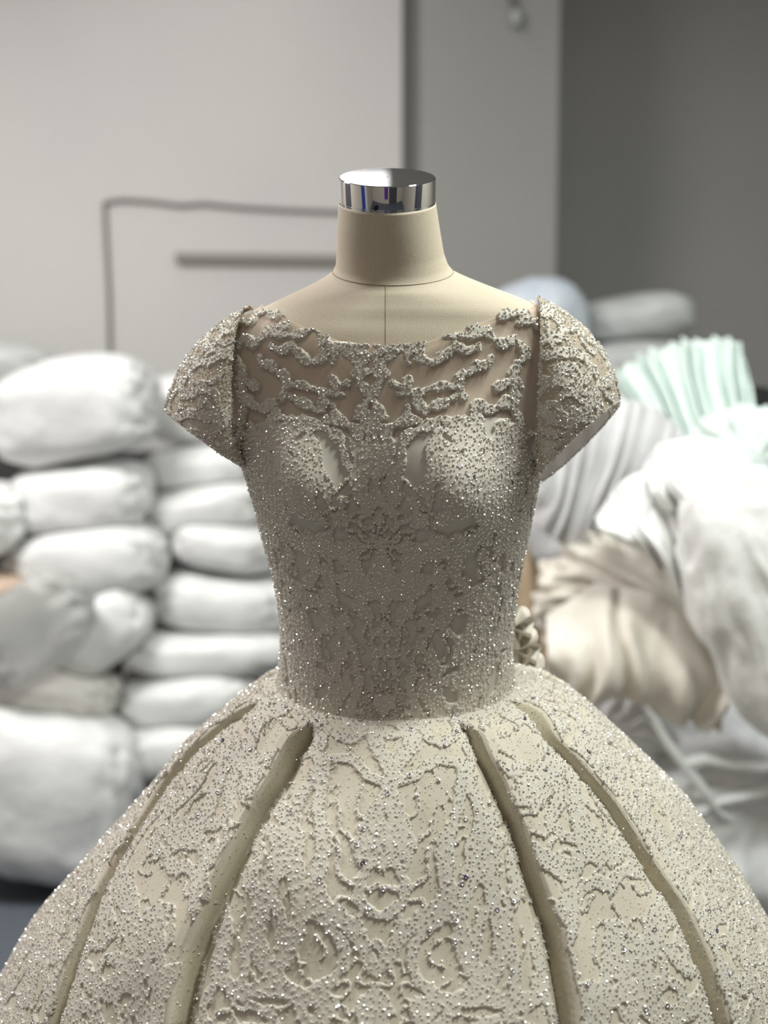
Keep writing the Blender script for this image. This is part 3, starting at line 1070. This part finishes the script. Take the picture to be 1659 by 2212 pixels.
def bag(x0, x1, y0, y1, tilt, Y, hy, seed, label, m='bag', name='garment_bag', group='white garment bags stacked against the left wall', cat='bag', ex=0.62, wr=0.075):
    p, q = at(x0, (y0 + y1) / 2, Y), at(x1, (y0 + y1) / 2, Y)
    a, b = at((x0 + x1) / 2, y0, Y), at((x0 + x1) / 2, y1, Y)
    c = np.array([(p[0] + q[0]) / 2, Y, (a[2] + b[2]) / 2])
    V, F = bag_shape(np.zeros(3), (q[0] - p[0]) / 2, hy * .8, (a[2] - b[2]) / 2 * .96, tilt, seed, ex, wr)
    o = bpy.data.objects.new(name, mesh_data(name, V, F, M[m]))
    o.location = c
    C.objects.link(o)
    tag(o, label, cat, group)
    BAGS.append(o)
    return o


bag(-25, 345, 775, 1003, 6, 2.15, .20, 1, 'largest plump white bag on top of the left stack, under the wall cable')
bag(-140, 130, 745, 860, 4, 2.62, .16, 2, 'dim grey-white bag peeking out behind the largest top bag', 'bag_grey')
bag(318, 520, 805, 962, 3, 2.45, .20, 3, 'pale bag half hidden behind the left cap sleeve')
bag(25, 332, 992, 1143, 7, 2.15, .20, 4, 'creased white bag directly under the largest top bag', wr=.08)
bag(-230, 62, 1035, 1200, 0, 2.05, .20, 5, 'rounded white bag end cut off by the left edge of the photo')
bag(320, 570, 953, 1052, 0, 2.35, .22, 6, 'flat white bag right under the left cap sleeve')
bag(318, 590, 1040, 1152, 4, 2.30, .22, 7, 'long white bag beside the bodice, second below the sleeve')
bag(15, 368, 1128, 1298, 10, 2.12, .20, 8, 'long tilted white bag third down in the left stack', wr=.07)
bag(370, 620, 1120, 1228, -3, 2.25, .22, 9, 'crumpled white bag with a raised middle beside the bodice', wr=.08)
bag(328, 640, 1222, 1352, -2, 2.22, .22, 10, 'big bright white bag beside the narrow of the waist')
bag(95, 330, 1275, 1430, 36, 2.05, .15, 11, 'white bag leaning steeply up to the right in a dark gap', wr=.05)
bag(265, 640, 1342, 1440, -3, 2.18, .22, 12, 'wide flat bluish-white bag level with the waist')
bag(250, 568, 1436, 1552, 2, 2.14, .22, 13, 'white bag with a bright lit end just above the skirt')
bag(240, 520, 1545, 1672, 2, 2.10, .22, 14, 'lowest white bag of the inner column, over the skirt edge')
bag(-60, 262, 1432, 1530, -6, 2.02, .2, 15, 'thin rumpled cream bag lying on the large bottom sack', 'bag_cream', wr=.09)
bag(-110, 305, 1512, 1888, -6, 1.92, .20, 16, 'very large white sack standing on the grey carpet', name='garment_sack', wr=.06)
bag(-120, 78, 1225, 1345, 0, 2.00, .14, 17, 'peach-brown cloth bundle at the left edge of the photo', 'peach', 'bundle_or_gap_fill', 'bundles at the left edge', 'bundle', wr=.1)
bag(-70, 205, 1250, 1450, 30, 1.86, .10, 18, 'see-through crumpled plastic bag in front of the peach bundle', 'clear', 'plastic_bag', None, 'bag', wr=.14)
# dark fillers added behind the stack, standing in for shade in its gaps
bag(-200, 520, 960, 1660, 0, 2.68, .10, 19, 'added dark filler showing as shade through gaps of the left stack', 'gap_shade', 'bundle_or_gap_fill', None, 'bundle', ex=.4)
bag(140, 560, 1660, 1920, 0, 2.25, .16, 20, 'added dark filler on the carpet for shade under the inner column of bags', 'gap_shade', 'bundle_or_gap_fill', None, 'bundle')

# ------------------------------------------------------------------ right: bags and the heap of gowns
bag(1045, 1275, 590, 800, 0, 2.30, .18, 31, 'rounded bluish-white bag peeping over the right shoulder', 'bag_blue', group='bags behind the right shoulder', ex=.85)
bag(1240, 1490, 640, 748, 4, 2.45, .2, 32, 'dull beige-grey bag against the shaded wall on the right', 'bag_grey', group='bags behind the right shoulder')
bag(1200, 1500, 745, 850, 6, 2.30, .2, 33, 'flat grey-green bag under the beige-grey one', 'bag_grey', group='bags behind the right shoulder')
bag(1150, 1900, 850, 1900, 0, 2.25, .2, 34, 'added dark filler for shade behind the white gowns', 'gap_shade', 'bundle_or_gap_fill', None, 'bundle', ex=.4)  # dark filler added as shade behind the heap
bag(1570, 1800, 845, 990, -12, 1.55, .14, 35, 'black cloth bundle at the right edge of the photo', 'black', 'bundle_or_gap_fill', None, 'bundle', wr=.1)


def clothmat(name, col, sss=0.0):
    m = add_noise(mat(name, col, 0.75, 0, 0.2), 14, tuple(c * .95 for c in col), tuple(min(1, c * 1.04) for c in col), 0.3, dist=0.02)
    return m


M['mint'] = clothmat('mint_tulle', (0.73, 0.815, 0.775))
M['lilac'] = clothmat('grey_tulle', (0.66, 0.65, 0.66))
M['satin'] = clothmat('white_satin', (0.86, 0.86, 0.85))
M['ivory'] = clothmat('ivory_tulle_heap', (0.74, 0.69, 0.62))
M['pale'] = clothmat('pale_tulle', (0.74, 0.745, 0.76))
M['ribbon'] = mat('white_ribbon', (0.86, 0.88, 0.89), 0.4)
M['bgbeige'] = clothmat('beige_lining', (0.55, 0.43, 0.29))


def heap(c, hx, hy, hz, rot, seed, folds=18, amp=0.05, centre=(0, 0), lump=0.12, drop=0.0):
    """a soft lump of gathered cloth with folds running out from a gathering point"""
    nu, nv = 150, 90
    U, T = np.meshgrid(np.linspace(-np.pi, np.pi, nu, endpoint=False), np.linspace(-np.pi / 2 + .03, np.pi / 2 - .03, nv))
    d = np.stack([np.cos(T) * np.cos(U), -np.sin(T), np.cos(T) * np.sin(U)], -1)     # pole faces the viewer
    a = np.arctan2(d[..., 2] - centre[1], d[..., 0] - centre[0])
    rr = np.hypot(d[..., 2] - centre[1], d[..., 0] - centre[0])
    wob = noise(d * 2.3, seed)
    s = 1 + amp * np.sin(a * folds + 5 * wob + seed) * smoothstep(0.1, 0.7, rr) + amp * .6 * np.sin(a * folds * 2.3 + 4 * wob) * smoothstep(.3, .9, rr) + lump * noise(d * 1.7, seed + 2) * 1.5 + 0.03 * noise(d * 6, seed + 3)
    P = d * s[..., None] * np.array([hx, hy, hz])
    ca, sa = math.cos(math.radians(rot)), math.sin(math.radians(rot))
    P = np.stack([P[..., 0] * ca - P[..., 2] * sa, P[..., 1], P[..., 0] * sa + P[..., 2] * ca], -1)
    V = P.reshape(-1, 3)
    k = len(V)
    V = np.vstack([V, P[0].mean(0), P[-1].mean(0)]) + c
    b = (nv - 1) * nu
    F = [grid_faces(nv, nu, True)[:, ::-1], np.array([(k, q, (q + 1) % nu, (q + 2) % nu) for q in range(0, nu, 2)]), np.array([(k + 1, b + (q + 2) % nu, b + q + 1, b + q) for q in range(0, nu, 2)])]
    return V, np.vstack(F)


def drape(top, bot, nf, amp, seed, bulge=0.05, th=0.003, grow=1.0):
    """cloth between an upper and a lower edge (lists of world points), pleated nf times, with thickness"""
    nu, nv = 200, 50

    def res(pts):
        pts = np.array(pts)
        d = np.concatenate([[0], np.cumsum(np.linalg.norm(np.diff(pts, axis=0), axis=1))])
        return np.stack([smooth1(np.interp(np.linspace(0, d[-1], nu), d, pts[:, i]), 8) for i in range(3)], -1)
    A, B = res(top), res(bot)
    t = np.linspace(0, 1, nv)[:, None, None]
    u = np.linspace(0, 1, nu)[None, :]
    P = A[None] * (1 - t) + B[None] * t
    w = noise(np.stack([np.repeat(u * 4, nv, 0), np.repeat(t[:, :, 0] * 1.5, nu, 1), np.zeros((nv, nu))], -1), seed)
    fold = (0.6 * np.sin(u * nf * 2 * np.pi + 7 * w) + 0.4 * np.sin(u * nf * 1.37 * 2 * np.pi + 9 * w + 2)) * amp * (0.25 + grow * t[:, :, 0]) + 0.05 * noise(P * 5, seed + 1)
    P[..., 1] += fold - bulge * np.sin(np.pi * np.clip(t[:, :, 0], 0, 1))
    P[..., 2] += 0.25 * np.abs(fold) * t[:, :, 0]
    N = normals(P)
    n = nu * nv
    F = grid_faces(nv, nu)
    V = np.vstack([(P + N * th / 2).reshape(-1, 3), (P - N * th / 2).reshape(-1, 3)])
    ed = []
    for j in range(nu - 1):
        ed.append((j + 1, j, n + j, n + j + 1))
        e = (nv - 1) * nu
        ed.append((e + j, e + j + 1, n + e + j + 1, n + e + j))
    for i in range(nv - 1):
        ed.append((i * nu, (i + 1) * nu, n + (i + 1) * nu, n + i * nu))
        e = nu - 1
        ed.append(((i + 1) * nu + e, i * nu + e, n + i * nu + e, n + (i + 1) * nu + e))
    return V, np.vstack([F, F[:, ::-1] + n, np.array(ed)])


def pts(l, Y):
    return [at(x, y, Y if len(r) == 0 else r[0]) for x, y, *r in l]


GG = 'white gowns heaped on the right'


def gown_thing(name, label, px, py, Y):
    p = at(px, py, Y)
    o = empty(name, (p[0], p[1], max(0.0, p[2])))
    return tag(o, label, 'gown', GG)


def mass(px, py, rx, ry, Y, hy, rot, seed, m, parent, name, **kw):
    c = at(px, py, Y)
    sc = (Y + 1.5) / FPX
    return obj(name, *heap(c, rx * sc, hy, ry * sc, rot, seed, **kw), M[m], parent)


g = gown_thing('heaped_gown', 'pale grey tulle gown spilling to the floor at the bottom of the heap', 1480, 1900, 1.35)
mass(1490, 1765, 340, 310, 1.30, .33, 0, 51, 'pale', g, 'skirt', folds=13, amp=.03, centre=(.2, .5))
mass(1290, 1550, 170, 80, 1.12, .06, -25, 52, 'pale', g, 'flounce', folds=16, amp=.05)
V, F = box((at(1200, 1700, 1.35)[0], 1.2, 0.0), (at(1760, 1700, 1.35)[0], 1.55, 0.5))
g2 = gown_thing('heaped_gown', 'grey-lilac tulle gown with soft folds behind the right sleeve', 1340, 1250, 1.45)
mass(1345, 1060, 265, 245, 1.75, .12, 0, 53, 'lilac', g2, 'skirt', folds=14, amp=.035, centre=(.5, .1))
g3 = gown_thing('heaped_gown', 'ivory ruffled gown with a beige lining in the middle of the heap', 1370, 1500, 1.30)
mass(1370, 1320, 225, 165, 1.20, .09, -18, 54, 'ivory', g3, 'skirt', folds=20, amp=.05, centre=(.3, .4))
obj('ruffle', *drape(pts([(1180, 1330), (1290, 1260), (1420, 1290), (1560, 1400)], 1.06), pts([(1170, 1480), (1240, 1540), (1340, 1500), (1440, 1560), (1560, 1590)], 1.00), 5, .02, 3), M['ivory'], g3)
obj('lining', *drape(pts([(1100, 1180), (1140, 1180), (1175, 1260)], 1.36), pts([(1090, 1560), (1180, 1580), (1260, 1590)], 1.34), 2, .01, 4), M['bgbeige'], g3)
g4 = gown_thing('heaped_gown', 'bright white satin gown draped diagonally over the heap', 1560, 1500, 1.15)
mass(1660, 1310, 165, 350, 0.95, .08, 22, 55, 'satin', g4, 'skirt', folds=9, amp=.035, centre=(-.2, .8), lump=.10)
obj('satin_flap', *drape(pts([(1285, 1120), (1340, 1040), (1420, 1000), (1520, 1000)], 1.08), pts([(1290, 1140), (1400, 1200), (1500, 1330), (1640, 1560)], .98), 5, .025, 5), M['satin'], g4)
obj('satin_bodice', *drape(pts([(1390, 1010), (1420, 960), (1500, 940), (1590, 960)], 1.10), pts([(1400, 1090), (1470, 1110), (1560, 1120), (1640, 1150)], 1.0), 6, .03, 6), M['satin'], g4)
obj('ribbon', *drape(pts([(1480, 1640), (1520, 1630), (1600, 1640), (1690, 1640)], .99), pts([(1484, 1668), (1530, 1656), (1600, 1664), (1690, 1665)], .98), 1, .004, 7, bulge=.005), M['ribbon'], g4)
obj('ribbon', *drape(pts([(1400, 1520), (1450, 1600), (1560, 1740), (1640, 1790)], 1.00), pts([(1385, 1525), (1435, 1612), (1545, 1756), (1640, 1815)], 0.99), 1, .004, 8, bulge=.005), M['ribbon'], g4)
obj('ribbon', *drape(pts([(1500, 1745), (1560, 1720), (1690, 1690)], .99), pts([(1500, 1765), (1560, 1744), (1690, 1715)], .98), 1, .004, 9, bulge=.005), M['ribbon'], g4)
g5 = gown_thing('heaped_gown', 'mint-tinted tulle gown with a pleated fan sticking up at the top of the heap', 1500, 1000, 1.5)
mass(1600, 1010, 130, 130, 1.30, .10, 0, 56, 'mint', g5, 'bodice', folds=12, amp=.05)
obj('tulle_fan', *drape(pts([(1400, 985), (1440, 995), (1490, 1000), (1540, 995), (1580, 985), (1625, 960)], 1.36), pts([(1290, 850), (1340, 800), (1420, 762), (1480, 742), (1560, 735), (1600, 745), (1592, 800)], 1.50), 13, .035, 10), M['mint'], g5)
obj('tulle_layer', *drape(pts([(1200, 900), (1300, 850), (1420, 880), (1500, 960)], 1.26), pts([(1150, 1130), (1230, 1190), (1340, 1140), (1420, 1080)], 1.20), 9, .02, 11), M['lilac'], g2)


# ------------------------------------------------------------------ soft contact: neighbours press each other flat instead of interpenetrating
from mathutils.bvhtree import BVHTree


def world_co(o):
    n = len(o.data.vertices)
    a = np.empty(n * 3)
    o.data.vertices.foreach_get('co', a)
    return a.reshape(-1, 3) + world_of(o)


def set_world_co(o, V):
    o.data.vertices.foreach_set('co', (V - world_of(o)).astype(np.float32).ravel())
    o.data.update()


def press(soft, hard, margin):
    VS, VH = world_co(soft), world_co(hard)
    lo, hi = VH.min(0), VH.max(0)
    idx = np.where(((VS > lo) & (VS < hi)).all(1))[0]
    if not len(idx):
        return
    t = BVHTree.FromPolygons([tuple(v) for v in VH], [tuple(p.vertices) for p in hard.data.polygons])
    ch = False
    for i in idx:
        loc, n, _, d = t.find_nearest(VS[i])
        if loc is None:
            continue
        inside = (Vector(VS[i]) - loc).dot(n) < 0
        if inside or d < margin:
            VS[i] = np.array(loc) + np.array(n) * margin
            ch = True
    if ch:
        set_world_co(soft, VS)


MASSES = [o for o in C.objects if o.parent is not None and o.parent.name.startswith('heaped_gown') and o.name.split('.')[0] in ('skirt', 'flounce', 'bodice')]
MASSES.sort(key=lambda o: world_co(o)[:, 1].mean())
for group in (sorted(BAGS, key=lambda o: o.location[1]), MASSES):
    for _ in range(4):
        for a in range(len(group)):
            for b in range(a + 1, len(group)):
                if group[a].parent is None or group[a].parent != group[b].parent:
                    press(group[b], group[a], 0.006)
